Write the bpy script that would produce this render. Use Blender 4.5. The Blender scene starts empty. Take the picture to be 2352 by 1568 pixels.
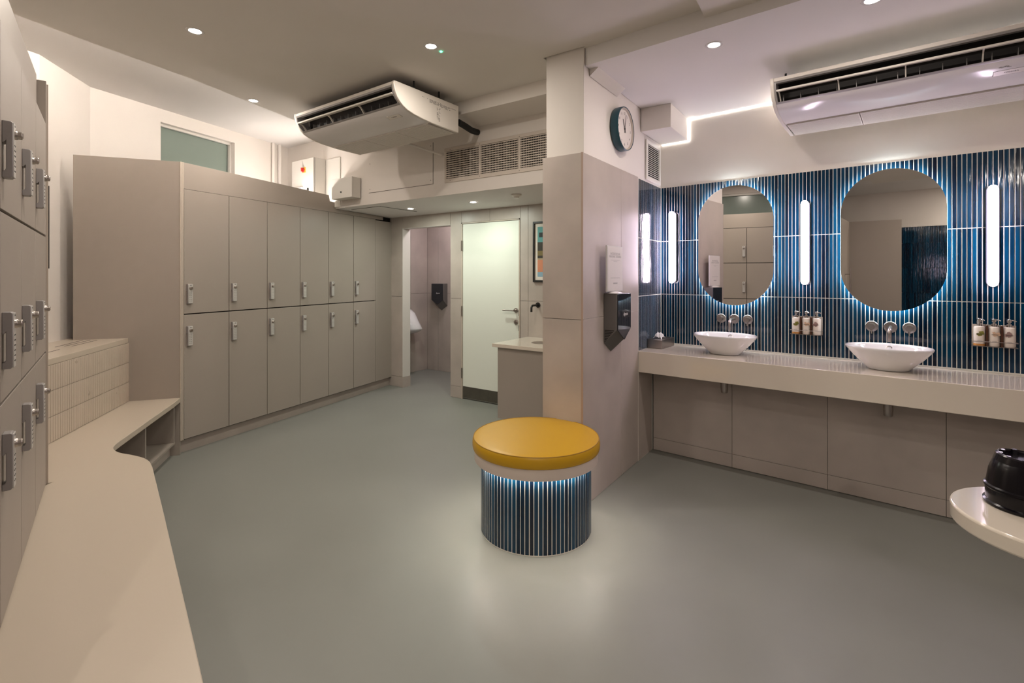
import bpy, bmesh, math, random
from mathutils import Vector, Matrix
random.seed(7)
sc = bpy.context.scene
C = sc.collection
PI = math.pi
# ------------------------------------------------------------------ camera
cd = bpy.data.cameras.new('camera'); cam = bpy.data.objects.new('camera', cd); C.objects.link(cam)
cam.location = (0, 0, 1.44); cam.rotation_euler = (PI/2, 0, math.radians(34.65))
cd.sensor_width = 36; cd.lens = 1140/2352*36; cd.shift_y = -(784-631)/2352; cd.clip_start = .02
sc.camera = cam
# ------------------------------------------------------------------ world, exposure
w = bpy.data.worlds.new('world'); sc.world = w; w.use_nodes = True
w.node_tree.nodes['Background'].inputs[0].default_value = (1, .95, .88, 1)
w.node_tree.nodes['Background'].inputs[1].default_value = 0.05
sc.view_settings.view_transform = 'Standard'; sc.view_settings.look = 'None'
sc.view_settings.gamma = 1; sc.view_settings.exposure = 1.6
sc.view_settings.use_curve_mapping = False
# power of each family of lamps
P_SPOT = 4.0; P_SPOT_DOOR = 2.6; P_SPOT_VAN = 2.3; S_SCONCE = 11; S_HALO = 13; S_STOOL = 25; S_COVE = 80

# ------------------------------------------------------------------ materials
def mat(name, col, rough=.5, metal=0, spec=.5, noise=0, nscale=6, bump=0, bscale=200, coat=0, emit=None, es=0, trans=0, speck=0):
    m = bpy.data.materials.new(name); m.use_nodes = True; nt = m.node_tree; b = nt.nodes['Principled BSDF']
    col = (*col, 1)
    b.inputs['Base Color'].default_value = col; b.inputs['Roughness'].default_value = rough
    b.inputs['Metallic'].default_value = metal; b.inputs['Specular IOR Level'].default_value = spec
    if coat: b.inputs['Coat Weight'].default_value = coat; b.inputs['Coat Roughness'].default_value = .05
    if trans: b.inputs['Transmission Weight'].default_value = trans
    if emit: b.inputs['Emission Color'].default_value = (*emit, 1); b.inputs['Emission Strength'].default_value = es
    tc = nt.nodes.new('ShaderNodeTexCoord')
    last = None
    if noise:
        n = nt.nodes.new('ShaderNodeTexNoise'); n.inputs['Scale'].default_value = nscale; n.inputs['Detail'].default_value = 6
        nt.links.new(tc.outputs['Object'], n.inputs['Vector'])
        r = nt.nodes.new('ShaderNodeValToRGB'); r.color_ramp.elements[0].position = .3; r.color_ramp.elements[1].position = .7
        r.color_ramp.elements[0].color = (*[c*(1-noise) for c in col[:3]], 1)
        r.color_ramp.elements[1].color = (*[min(1, c*(1+noise)) for c in col[:3]], 1)
        nt.links.new(n.outputs['Fac'], r.inputs['Fac']); last = r.outputs['Color']
        nt.links.new(last, b.inputs['Base Color'])
        mr = nt.nodes.new('ShaderNodeMapRange'); mr.inputs['To Min'].default_value = max(.02, rough-.08); mr.inputs['To Max'].default_value = min(1, rough+.08)
        nt.links.new(n.outputs['Fac'], mr.inputs['Value']); nt.links.new(mr.outputs[0], b.inputs['Roughness'])
    if speck:
        v = nt.nodes.new('ShaderNodeTexVoronoi'); v.inputs['Scale'].default_value = 55; nt.links.new(tc.outputs['Object'], v.inputs['Vector'])
        r2 = nt.nodes.new('ShaderNodeValToRGB'); r2.color_ramp.elements[0].position = .05; r2.color_ramp.elements[1].position = .08
        r2.color_ramp.elements[0].color = (speck,)*3+(1,); r2.color_ramp.elements[1].color = (0, 0, 0, 1)
        nt.links.new(v.outputs['Distance'], r2.inputs['Fac'])
        mx = nt.nodes.new('ShaderNodeMixRGB'); mx.blend_type = 'ADD'; mx.inputs[0].default_value = 1
        if last: nt.links.new(last, mx.inputs[1])
        else: mx.inputs[1].default_value = col
        nt.links.new(r2.outputs['Color'], mx.inputs[2]); nt.links.new(mx.outputs[0], b.inputs['Base Color'])
    if bump:
        n2 = nt.nodes.new('ShaderNodeTexNoise'); n2.inputs['Scale'].default_value = bscale; nt.links.new(tc.outputs['Object'], n2.inputs['Vector'])
        bp = nt.nodes.new('ShaderNodeBump'); bp.inputs['Strength'].default_value = bump; bp.inputs['Distance'].default_value = .002
        nt.links.new(n2.outputs['Fac'], bp.inputs['Height']); nt.links.new(bp.outputs[0], b.inputs['Normal'])
    return m
PLASTER = mat('painted_plaster', (.74, .69, .64), .75, noise=.02, nscale=2, bump=.05, bscale=60)
CEIL = mat('ceiling_paint', (.73, .69, .64), .85, noise=.02, nscale=2)
CEILW = mat('white_ceiling_paint', (.76, .73, .71), .8)
STONE = mat('porcelain_stone_tile', (.455, .395, .352), .38, noise=.10, nscale=3.5, bump=.06, bscale=30)
JOINT = mat('tile_joint', (.12, .10, .085), .9)
FLOOR = mat('resin_floor', (.220, .223, .200), .42, noise=.06, nscale=1.6, bump=.05, bscale=25)
LAM = mat('taupe_laminate', (.352, .306, .265), .42, noise=.012, nscale=3, bump=.03, bscale=400)
LAMD = mat('dark_gap', (.008, .007, .006), .9)
SOLID = mat('beige_solid_surface', (.54, .465, .375), .30)
VTOP = mat('vanity_solid_surface', (.74, .66, .56), .09, spec=.6, coat=.5)
EDGE = mat('pale_edging', (.50, .43, .36), .4)
CREAMTILE = mat('cream_finger_tile', (.56, .47, .385), .3, noise=.03, nscale=8)
GROUTB = mat('taupe_grout', (.15, .11, .085), .9)
GROUTW = mat('pale_grout', (.80, .76, .68), .8)
WHITEP = mat('white_plastic', (.72, .67, .61), .32)
WHITEG = mat('white_gloss_plastic', (.74, .71, .70), .16)
WHITEB = mat('white_powder_coat', (.70, .67, .62), .4)
DOORM = mat('off_white_door', (.78, .80, .72), .42)
CERAM = mat('white_ceramic', (.78, .77, .77), .08, coat=.6)
STEEL = mat('brushed_steel', (.42, .38, .35), .3, metal=1)
CHROME = mat('chrome', (.75, .73, .72), .12, metal=1)
KICK = mat('steel_kick_plate', (.18, .165, .14), .38, metal=.9, noise=.1, nscale=10)
GREYM = mat('grey_cast_handle', (.33, .31, .305), .42, metal=.3)
SILV = mat('silver_keypad_face', (.62, .60, .57), .35, metal=.3)
DARK = mat('dark_plastic', (.02, .02, .022), .35)
BLACK = mat('black_gloss', (.004, .003, .005), .2, spec=.3)
BLACKM = mat('black_matt_metal', (.01, .01, .01), .4)
SHADOWB = mat('louvre_interior', (.012, .010, .009), .8)
DGREY = mat('graphite_plastic', (.17, .16, .155), .36, metal=.3)
DGLOSS = mat('graphite_gloss', (.035, .038, .045), .06, metal=.3)
MIRROR = mat('mirror_glass', (.88, .86, .84), .0, metal=1)
GLASS = mat('frosted_green_glass', (.19, .235, .205), .22, spec=.6)
YELL = mat('mustard_vinyl', (.53, .295, .012), .34, spec=.35, bump=.04, bscale=300)
PIPEY = mat('mustard_piping', (.36, .19, .012), .4)
STOOLW = mat('stool_collar', (.66, .56, .49), .45)
TEAL = mat('teal_case', (.012, .062, .085), .35)
FACEW = mat('clock_face', (.70, .64, .60), .35)
INK = mat('dark_ink', (.04, .035, .035), .6)
INKG = mat('grey_ink', (.34, .32, .31), .6)
PAPER = mat('printed_card', (.74, .69, .66), .25)
ACRY = mat('acrylic_holder', (.70, .68, .66), .1)
RED = mat('red_switch', (.55, .03, .02), .35)
YLW = mat('yellow_plate', (.8, .50, .05), .4)
LCD = mat('lcd_screen', (.25, .22, .19), .2)
BOTW = mat('bottle_cream', (.78, .70, .62), .25)
BOTO = mat('bottle_amber_base', (.62, .28, .07), .25)
BROWN = mat('amber_gap', (.07, .025, .012), .3)
GREEN = mat('olive_leaf_print', (.20, .19, .025), .5)
PEACH = mat('peach_leaf_print', (.62, .42, .29), .5)
PLUM = mat('plum_leaf_print', (.30, .19, .17), .5)
TISSUE = mat('white_tissue', (.80, .78, .77), .8)
FOAM = mat('black_foam_pipe', (.008, .008, .008), .8)
BEIGE_AL = mat('beige_painted_grille', (.60, .53, .46), .45)
FILT = mat('intake_mesh', (.62, .575, .53), .6)
E_SPOT = mat('lamp_lens', (1, 1, 1), .5, emit=(1, .93, .84), es=14)
E_SCON = mat('opal_tube', (1, 1, 1), .5, emit=(1, .80, 1), es=S_SCONCE)
E_HALO = mat('halo_led', (1, 1, 1), .5, emit=(.80, .95, 1), es=S_HALO)
E_STOOL = mat('stool_led', (1, 1, 1), .5, emit=(1, .93, .84), es=S_STOOL)
E_COVE = mat('cove_led', (1, 1, 1), .5, emit=(1, .91, .83), es=S_COVE)
E_COVE2 = mat('shelf_led', (1, 1, 1), .5, emit=(1, .90, .80), es=26)
E_COVE3 = mat('cabinet_top_led', (1, 1, 1), .5, emit=(1, .91, .83), es=50)
E_LINE = mat('line_led', (1, 1, 1), .5, emit=(1, .95, .88), es=2.3)
E_GREEN = mat('green_led', (0, 1, .5), .5, emit=(.05, 1, .45), es=5)
def tinted(name, ca, cb, rough=.08):
    """glazed tile: each tile takes a tint between two glaze colours, stored on its faces"""
    m = bpy.data.materials.new(name); m.use_nodes = True; nt = m.node_tree; b = nt.nodes['Principled BSDF']
    at = nt.nodes.new('ShaderNodeAttribute'); at.attribute_name = 'tint'
    tc = nt.nodes.new('ShaderNodeTexCoord')
    mp = nt.nodes.new('ShaderNodeMapping'); mp.inputs['Scale'].default_value = (40, 40, 5); nt.links.new(tc.outputs['Object'], mp.inputs[0])
    n = nt.nodes.new('ShaderNodeTexNoise'); n.inputs['Scale'].default_value = 1.2; nt.links.new(mp.outputs[0], n.inputs['Vector'])
    ad = nt.nodes.new('ShaderNodeMath'); ad.operation = 'ADD'; nt.links.new(at.outputs['Fac'], ad.inputs[0])
    s = nt.nodes.new('ShaderNodeMath'); s.operation = 'MULTIPLY_ADD'; s.inputs[1].default_value = 1.0; s.inputs[2].default_value = -.5
    nt.links.new(n.outputs['Fac'], s.inputs[0]); nt.links.new(s.outputs[0], ad.inputs[1])
    r = nt.nodes.new('ShaderNodeValToRGB'); r.color_ramp.elements[0].color = (*ca, 1); r.color_ramp.elements[1].color = (*cb, 1)
    nt.links.new(ad.outputs[0], r.inputs['Fac']); nt.links.new(r.outputs[0], b.inputs['Base Color'])
    b.inputs['Roughness'].default_value = rough; b.inputs['Specular IOR Level'].default_value = .5
    bp = nt.nodes.new('ShaderNodeBump'); bp.inputs['Strength'].default_value = .22; bp.inputs['Distance'].default_value = .004
    nt.links.new(n.outputs['Fac'], bp.inputs['Height']); nt.links.new(bp.outputs[0], b.inputs['Normal'])
    return m
BLUE = tinted('blue_glazed_finger_tile', (.001, .005, .016), (.002, .042, .090))

# ------------------------------------------------------------------ mesh helpers
class MB:
    def __init__(s): s.bm = bmesh.new(); s.tints = []
    def box(s, x0, x1, y0, y1, z0, z1, tint=None):
        v = [s.bm.verts.new((x, y, z)) for z in (z0, z1) for x, y in ((x0, y0), (x1, y0), (x1, y1), (x0, y1))]
        for q in ((0, 3, 2, 1), (4, 5, 6, 7), (0, 1, 5, 4), (1, 2, 6, 5), (2, 3, 7, 6), (3, 0, 4, 7)):
            f = s.bm.faces.new([v[i] for i in q])
            if tint is not None: s.tints.append(tint)
        return s
    def prism(s, poly, z0, z1, M=None, holes=False):
        """polygon (x, y) extruded from z0 to z1; M maps the result"""
        n = len(poly)
        a = sum(poly[i][0]*poly[(i+1) % n][1]-poly[(i+1) % n][0]*poly[i][1] for i in range(n))
        if a < 0: poly = poly[::-1]
        M = M or Matrix()
        lo = [s.bm.verts.new(M @ Vector((x, y, z0))) for x, y in poly]; hi = [s.bm.verts.new(M @ Vector((x, y, z1))) for x, y in poly]
        s.bm.faces.new(lo[::-1]); s.bm.faces.new(hi)
        for i in range(n):
            j = (i+1) % n; s.bm.faces.new((lo[i], lo[j], hi[j], hi[i]))
        return s
    def lathe(s, prof, n=48, M=None, close=True):
        """profile of (r, z) round the z axis"""
        M = M or Matrix(); rings = []
        for r, z in prof:
            if r < 1e-6: rings.append([s.bm.verts.new(M @ Vector((0, 0, z)))])
            else: rings.append([s.bm.verts.new(M @ Vector((r*math.cos(2*PI*k/n), r*math.sin(2*PI*k/n), z))) for k in range(n)])
        for a, b in zip(rings, rings[1:]):
            for k in range(n):
                l = (k+1) % n
                if len(a) == 1 and len(b) == 1: break
                if len(a) == 1: s.bm.faces.new((a[0], b[l], b[k]))
                elif len(b) == 1: s.bm.faces.new((a[k], a[l], b[0]))
                else: s.bm.faces.new((a[k], a[l], b[l], b[k]))
        return s
    def tube(s, pts, r, n=12, caps=True):
        pts = [Vector(p) for p in pts]; rings = []
        up = None
        for i, p in enumerate(pts):
            t = (pts[min(i+1, len(pts)-1)]-pts[max(i-1, 0)]).normalized()
            if up is None: up = t.orthogonal().normalized()
            up = (up-t*up.dot(t)).normalized(); b = t.cross(up)
            rr = r[i] if isinstance(r, (list, tuple)) else r
            rings.append([s.bm.verts.new(p+(up*math.cos(2*PI*k/n)+b*math.sin(2*PI*k/n))*rr) for k in range(n)])
        for a, b in zip(rings, rings[1:]):
            for k in range(n): s.bm.faces.new((a[k], a[(k+1) % n], b[(k+1) % n], b[k]))
        if caps: s.bm.faces.new(rings[0][::-1]); s.bm.faces.new(rings[-1])
        return s
    def build(s, name, m, parent=None, bevel=0, smooth=35, seg=2, loc=None, rotz=None):
        bmesh.ops.recalc_face_normals(s.bm, faces=s.bm.faces)
        me = bpy.data.meshes.new(name)
        if s.tints:
            s.bm.faces.ensure_lookup_table()
        s.bm.to_mesh(me); s.bm.free()
        if s.tints:
            at = me.attributes.new('tint', 'FLOAT', 'FACE')
            for i, t in enumerate(s.tints): at.data[i].value = t
        me.materials.append(m)
        if smooth:
            for p in me.polygons: p.use_smooth = True
            me.set_sharp_from_angle(angle=math.radians(smooth))
        o = bpy.data.objects.new(name, me); C.objects.link(o)
        if parent: o.parent = parent
        if loc: o.location = loc
        if rotz is not None: o.rotation_euler = (0, 0, rotz)
        if bevel:
            b = o.modifiers.new('bevel', 'BEVEL'); b.width = bevel; b.segments = seg; b.limit_method = 'ANGLE'; b.angle_limit = math.radians(40)
            b.harden_normals = False
        return o
def bx(*a): return MB().box(*a)
def thing(name, label, cat, loc=(0, 0, 0), rotz=0, group=None):
    o = bpy.data.objects.new(name, None); C.objects.link(o); o.location = loc; o.rotation_euler = (0, 0, rotz)
    o.empty_display_size = .1; tag(o, label, cat, group); return o
def tag(o, label, cat, group=None):
    o['label'] = label; o['category'] = cat
    if group: o['group'] = group
    return o
def struct(o): o['kind'] = 'structure'; return o
def stuff(o): o['kind'] = 'stuff'; return o
def dup(root, loc, rotz, label, group=None):
    r = root.copy(); C.objects.link(r); r.location = loc; r.rotation_euler = (0, 0, rotz); r['label'] = label
    if group: r['group'] = group
    for ch in list(root.children):
        c = ch.copy(); C.objects.link(c); c.parent = r
        for g in list(ch.children):
            d = g.copy(); C.objects.link(d); d.parent = c
    return r
def rotM(loc, rx=0, ry=0, rz=0):
    return Matrix.Translation(loc) @ Matrix.Rotation(rz, 4, 'Z') @ Matrix.Rotation(ry, 4, 'Y') @ Matrix.Rotation(rx, 4, 'X')
def text(body, size, name, m, parent, M, ext=.0006, align='CENTER'):
    cu = bpy.data.curves.new('lettering', 'FONT'); cu.body = body; cu.size = size; cu.extrude = ext; cu.align_x = align; cu.align_y = 'CENTER'
    t = bpy.data.objects.new('lettering', cu); C.objects.link(t)
    dg = bpy.context.evaluated_depsgraph_get(); me = bpy.data.meshes.new_from_object(t.evaluated_get(dg))
    bpy.data.objects.remove(t); bpy.data.curves.remove(cu)
    me.transform(M); me.name = name; me.materials.clear(); me.materials.append(m)
    o = bpy.data.objects.new(name, me); C.objects.link(o)
    if parent: o.parent = parent
    return o
# text placed on a face looking to local -Y (reads left to right along +X)
def TY(x, y, z): return Matrix.Translation((x, y, z)) @ Matrix.Rotation(PI/2, 4, 'X')
def light(kind, name, loc, power, col, size=.05, spot=None, blend=1, rot=(0, 0, 0), sy=None, parent=None):
    l = bpy.data.lights.new(name, 'AREA' if kind == 'DISK' else kind); l.energy = power; l.color = col
    if kind == 'SPOT': l.spot_size = math.radians(spot); l.spot_blend = blend; l.shadow_soft_size = size
    elif kind == 'DISK': l.shape = 'DISK'; l.size = size
    elif kind == 'AREA':
        l.size = size
        if sy: l.shape = 'RECTANGLE'; l.size_y = sy
    else: l.shadow_soft_size = size
    o = bpy.data.objects.new(name, l); C.objects.link(o); o.location = loc; o.rotation_euler = rot
    if parent: o.parent = parent
    return o

# ================================================================== SETTING
XS = -1.38; ZC = 2.85; ZH = 2.99; ZV = 2.74; ZS = 2.18; YC = 2.778; YT = 3.715  # most positions below were computed from image pixels with the refitted camera, then baked
# the vanity wall stands 4.4 degrees off square: VP(s, off) is s along it from the corner, off out from it
VA = math.radians(-4.4); VO = (XS, 4.262)
def VP(s, off=0): return (VO[0]+math.cos(VA)*s+math.sin(VA)*off, VO[1]+math.sin(VA)*s-math.cos(VA)*off)
def norm(dx, dy): l = math.hypot(dx, dy); return dx/l, dy/l
struct(bx(-6.6, 2.1, -3.8, 5.9, -.1, 0).build('floor', FLOOR))
# main ceiling slab with its edge over the window side, and the taller strip of ceiling beyond it
CE = [(-4.45, 3.44), (-4.204, 2.568), (-3.93, 1.617), (-3.82, 1.012), (-3.6, 0), (-3.4, -.9), (2.1, -.9), VP(3.48, 1.45), VP(.05, 1.45), (XS, YC), (-1.67, YC), (-1.67, 3.44)]
struct(MB().prism(CE, ZC, ZC+.10).build('ceiling', CEIL, bevel=.004))
struct(bx(-6.6, 2.1, -3.8, 5.9, ZH, ZH+.1).build('ceiling_upper', CEILW))
# vanity zone: lower ceiling, with the edge above the column
struct(MB().prism([(XS, 2.80), VP(3.48, 1.45), VP(3.48, -.02), (XS, 4.28)], ZV, ZC+.10).build('ceiling_vanity', CEILW))
struct(MB().prism([(-.545, -.9), (2.1, -.9), VP(3.48, 1.452), VP(.84, 1.452)], 2.80, 2.849).build('ceiling_dropped', CEIL))
# column / stub wall
col = bx(-1.653, XS-.004, YC+.007, 4.42, 0, 2.95).build('wall_column', PLASTER, bevel=.002); struct(col)
def slabs(mb, kind, fixed0, fixed1, us, zs, g=.0016):
    """large tiles with open joints: us/zs are the joint lines; kind 'x': faces lie in x=const"""
    for a, b in zip(us, us[1:]):
        for c, d in zip(zs, zs[1:]):
            if kind == 'x': mb.box(fixed0, fixed1, a+g, b-g, c+g, d-g)
            else: mb.box(a+g, b-g, fixed0, fixed1, c+g, d-g)
    return mb
m = slabs(MB(), 'x', XS-.012, XS, [YC-.002, 3.376, YT], [0, 1.163, 2.198])
slabs(m, 'y', YC-.010, YC+.002, [-1.672, XS+.002], [0, 1.16, 2.198])
slabs(m, 'x', -1.672, -1.660, [YC+.002, 3.6, 4.42], [0, 1.163, 2.198])
m.build('stone_tiles', STONE, col, bevel=.0012)
m = bx(-1.662, XS-.010, YC+.0005, 4.42, 0, 2.196).build('tile_backing', JOINT, col)
bx(XS-.014, XS+.0005, YC-.0115, YC-.0085, 0, 2.198).build('corner_trim', mat('copper_trim', (.40, .29, .23), .5), col)
# vanity wall
VL = 3.30
def vbuild(mb, name, m, parent=None, **k): return mb.build(name, m, parent, **k)
vw = bx(-.05, 3.5, 0, .1, 0, ZH).build('wall_vanity', PLASTER, loc=(*VO, 0), rotz=VA); struct(vw)
PITCH = .0232
def blue_field(mb, axis, f0, f1, a0, a1, rows, flip=False):
    n = int((a1-a0)/PITCH)+1
    for r0, r1 in rows:
        for k in range(n):
            p = a0+k*PITCH+.0023; q = min(p+PITCH-.0046, a1)
            if q-p < .004: continue
            t = random.betavariate(1.6, 1.9); d = random.uniform(-.0007, .0007)
            if axis == 'y': mb.box(p, q, f0+d, f1, r0+.0022, r1-.0022, t)
            else: mb.box(f0, f1+d*.3, p, q, r0+.0022, r1-.0022, t)
ROWS = [(.85, 1.2745), (1.2745, 1.727), (1.727, 2.188)]
m = MB(); blue_field(m, 'y', -.0062, -.001, .004, VL, ROWS)
m.build('tile_cladding', BLUE, vw, bevel=.0008)
bx(0, VL, -.0035, -.0005, .85, 2.19).build('grout', GROUTW, vw)
bx(.002, VL, -.0115, -.0003, .8515, .861).build('sealant_strip', WHITEB, vw)
vs = bx(XS-.012, XS+.0005, YT, 4.262, .0, 2.19).build('wall_vanity_side', GROUTW); struct(vs)
m = MB(); blue_field(m, 'x', XS+.0002, XS+.0016, YT+.002, 4.252, ROWS)
m.build('tile_cladding', BLUE, vs, bevel=.0003)
slabs(MB(), 'x', XS, XS+.001, [YT, 4.02], [0, .69]).build('stone_tiles', STONE, vs)
# panelled wall under the vanity counter
lw = bx(.03, VL, -.222, -.001, 0, .68).build('wall_under_vanity', JOINT, loc=(*VO, 0), rotz=VA); struct(lw)
slabs(MB(), 'y', -.232, -.220, [.030, .644, 1.250, 1.849, 2.45, 3.05, 3.30], [0.003, .103, .68], .0011).build('stone_tiles', STONE, lw, bevel=.001)
# boxed duct in the vanity corner
struct(bx(XS, -1.146, 3.772, 4.26, 2.56, ZV).build('trim_1', PLASTER, bevel=.003))
# shallow haunch where the side wall meets the lower ceiling
struct(MB().prism([(XS, ZV), (XS+.06, ZV), (XS, ZV-.045)], -3.30, -2.86, Matrix.Rotation(PI/2, 4, 'X')).build('trim_2', PLASTER))
# back wall, pieces round the opening and the door
BA = 0
bwo = (-3.765, 4.422)
def BW(x): return (bwo[0]+(x)*math.cos(BA), bwo[1]+x*math.sin(BA))
# local coordinates on the back wall: x along it, 0 at the door's left edge, y into the wall
bwall = bx(-2.6, -1.006, .012, .13, 0, 2.4).box(-.18, -.01, .012, .13, 0, 2.4).box(.822, 2.15, .012, .13, 0, 2.4).box(-1.006, -.18, .012, .13, 2.035, 2.4).box(-.01, .822, .012, .13, 2.04, 2.4).build('wall_back', JOINT, loc=(*bwo, 0), rotz=BA); struct(bwall)
m = MB()
slabs(m, 'y', 0, .013, [-1.60, -.992], [0, .134, 1.163, 2.30])
slabs(m, 'y', 0, .013, [-.178, -.006], [0, .134, 1.163, 2.30])
slabs(m, 'y', 0, .013, [.815, .916, 1.50, 2.1], [0, .134, 1.163, 2.30])
slabs(m, 'y', 0, .013, [-.992, -.178], [2.032, 2.30])
slabs(m, 'y', 0, .013, [-.006, .407, .815], [2.045, 2.30])
m.build('stone_tiles', STONE, bwall, bevel=.001)
m = bx(-1.006, -.988, .002, .13, .134, 2.036).box(-.178, -.172, .003, .13, 0, 2.03).box(-1.006, -.17, .003, .13, 2.029, 2.036).build('reveal', WHITEB, bwall)
bx(-1.006, -.984, .001, .131, 0, .132).build('skirting_tile', STONE, bwall)
# small urinal room behind
ur = bx(-5.50, -5.398, 4.552, 5.6, 0, 2.5).build('wall_washroom_left', STONE); struct(ur)
m = MB(); slabs(m, 'x', -5.399, -5.387, [4.56, 5.17, 5.512], [0, 1.163, 2.4]); m.build('stone_tiles', STONE, ur)
urb = bx(-5.50, -3.6, 5.522, 5.62, 0, 2.5).build('wall_washroom_back', JOINT); struct(urb)
m = MB(); slabs(m, 'y', 5.512, 5.524, [-5.387, -5.16, -4.56, -3.7], [0, 1.163, 2.4]); m.build('stone_tiles', STONE, urb)
struct(bx(-3.72, -3.6, 4.56, 5.6, 0, 2.5).build('wall_washroom_right', STONE))
struct(bx(-5.5, -3.6, 4.552, 5.62, 2.42, 2.5).build('ceiling_washroom', CEILW))
# soffit over the passage, and bulkhead above its edge
BB = 0
bho = (-4.2, 3.44)
bh = bx(-1.95, 2.53, .002, 1.09, ZS, ZH).build('ceiling_soffit', CEILW, loc=(*bho, 0), rotz=BB); struct(bh)
struct(bx(-.50, 2.54, -.006, .002, ZS-.002, 2.95).build('wall_bulkhead', PLASTER, loc=(*bho, 0), rotz=BB))
struct(bx(-1.9, -.501, -.002, .002, ZS-.002, ZH).build('wall_bulkhead_left', PLASTER, loc=(*bho, 0), rotz=BB))
struct(bx(-.20, 2.53, -.355, -.006, 2.745, ZC).build('trim_3', PLASTER, loc=(*bho, 0), rotz=BB))
# window side: W1 (behind the tiled box), window wall
W1 = [(-5.192, 1.39), (-4.725, .984)]
d1 = norm(.451, -.343)
def wall(name, p, q, t, z0, z1, m, side=1):
    dx, dy = norm(q[0]-p[0], q[1]-p[1]); nx, ny = dy*side, -dx*side
    return struct(MB().prism([p, q, (q[0]+nx*t, q[1]+ny*t), (p[0]+nx*t, p[1]+ny*t)], z0, z1).build(name, m))
wall('wall_left', W1[0], W1[1], .1, 0, ZH, PLASTER, 1)
wall('wall_left_return', W1[1], (-4.20, -.66), .1, 0, ZH, PLASTER, 1)
wdir = norm(-.244, .970)
def WP(s, o=0): return (W1[0][0]+wdir[0]*s-o*wdir[1], W1[0][1]+wdir[1]*s+o*wdir[0])   # o: outwards (away from the room)
def wallseg(mb, s0, s1, z0, z1, o0=0, o1=.12):
    return mb.prism([WP(s0, o0), WP(s1, o0), WP(s1, o1), WP(s0, o1)], z0, z1)
S0, S1 = .574, 1.365
m = MB(); wallseg(m, -.1, S0, 0, ZH); wallseg(m, S1, 3.35, 0, ZH); wallseg(m, S0, S1, 0, 2.2); wallseg(m, S0, S1, 2.868, ZH)
struct(m.build('wall_window_side', PLASTER))
wn = wallseg(MB(), S0, S1, 2.2, 2.87, .085, .095).build('window_1', GLASS); struct(wn)
fr = MB(); wallseg(fr, S0, S1, 2.845, 2.868, .05, .08); wallseg(fr, S0, S0+.006, 2.2, 2.868, .05, .08); wallseg(fr, S1-.02, S1, 2.2, 2.868, .05, .08); wallseg(fr, S0, S1, 2.2, 2.22, .05, .08)
fr.build('window_frame', WHITEB, wn)
# walls behind and beside the camera (seen only in the mirrors)
UD = (-.959, .283); UA = math.atan2(.283, -.959)
U0 = (-1.164, .095)
def UP(x, y): return (U0[0]+UD[0]*x-UD[1]*y, U0[1]+UD[1]*x+UD[0]*y)
m = MB()
for a, b, c, d in ((-.2, .15, 0, ZH), (1.45, 3.1, 0, ZH), (.15, 1.45, 0, 2.36), (.15, 1.45, 2.74, ZH)):
    m.prism([UP(a, .47), UP(b, .47), UP(b, .57), UP(a, .57)], c, d)
struct(m.build('wall_behind_lockers', PLASTER))
wn2 = MB().prism([UP(.15, .53), UP(1.45, .53), UP(1.45, .54), UP(.15, .54)], 2.36, 2.74).build('window_2', GLASS); struct(wn2)
f2 = MB()
for a, b, c, d in ((.15, .19, 2.36, 2.74), (1.41, 1.45, 2.36, 2.74), (.15, 1.45, 2.36, 2.39), (.15, 1.45, 2.71, 2.74)):
    f2.prism([UP(a, .49), UP(b, .49), UP(b, .528), UP(a, .528)], c, d)
f2.build('window_frame', WHITEB, wn2)
rw = bx(1.9, 2.0, -3.5, 4.05, 0, ZH).build('wall_right', PLASTER); struct(rw)
slabs(MB(), 'x', 1.89, 1.9, [-3.4, -2.4, -1.6, -.8, 0, .8, 1.6, 2.4, 3.4, 3.76], [0, 1.163, 2.2]).build('stone_tiles', STONE, rw)
rr = bx(-2.6, 2.0, -3.6, -3.5, 0, ZH).build('wall_rear', PLASTER); struct(rr)
bx(-.6, 1.88, -3.503, -3.5, 0, 2.32).build('grout', GROUTW, rr)
m = MB(); blue_field(m, 'y', -3.499, -3.492, -.6, 1.88, [(0, .66), (.66, 1.11), (1.11, 1.565), (1.565, 2.02), (2.02, 2.318)])
m.build('tile_cladding', BLUE, rr)
dn = MB().prism([(-.99, -1.11), (-1.022, -1.972), (-.325, -2.08), (-.335, -2.14), (-1.08, -2.03), (-1.05, -1.11)], 0, 2.345).build('door_1', LAM); struct(dn)
m = MB().tube([(-.93, -1.5, .85), (-.93, -1.5, 1.55)], .012); m.tube([(-1.0, -1.5, .95), (-.925, -1.5, .95)], .008); m.tube([(-1.0, -1.5, 1.45), (-.925, -1.5, 1.45)], .008)
m.build('door_handle', STEEL, dn)
struct(bx(-2.6, -1.05, -1.25, -1.13, 0, ZH).build('wall_rear_left', PLASTER))

# ================================================================== DOOR
dr = thing('white_door', 'off-white flush door with a steel kick plate and lever handle, left of the small vanity', 'door', (*bwo, 0), BA)
m = MB().box(-.008, .008, -.004, .06, 0, 2.045).box(.798, .812, -.004, .06, 0, 2.045).box(-.008, .812, -.004, .06, 2.032, 2.045)
m.build('door_frame', EDGE, dr, bevel=.001)
leaf = bx(.011, .795, .004, .045, .012, 2.028).build('door_leaf', DOORM, dr, bevel=.0015)
bx(.015, .791, .001, .005, .016, .148).build('kick_plate', KICK, dr)
bx(.008, .012, .012, .05, 0, 2.03).box(.794, .799, .012, .05, 0, 2.03).build('shadow_gap', LAMD, dr)
for z in (.30, 1.02, 1.78):
    MB().box(-.006, .012, -.006, .004, z-.06, z+.06).tube([(.002, -.010, z-.055), (.002, -.010, z+.055)], .006, 8).build('hinge', STEEL, dr)
RY = Matrix.Rotation(PI/2, 4, 'X')
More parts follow.
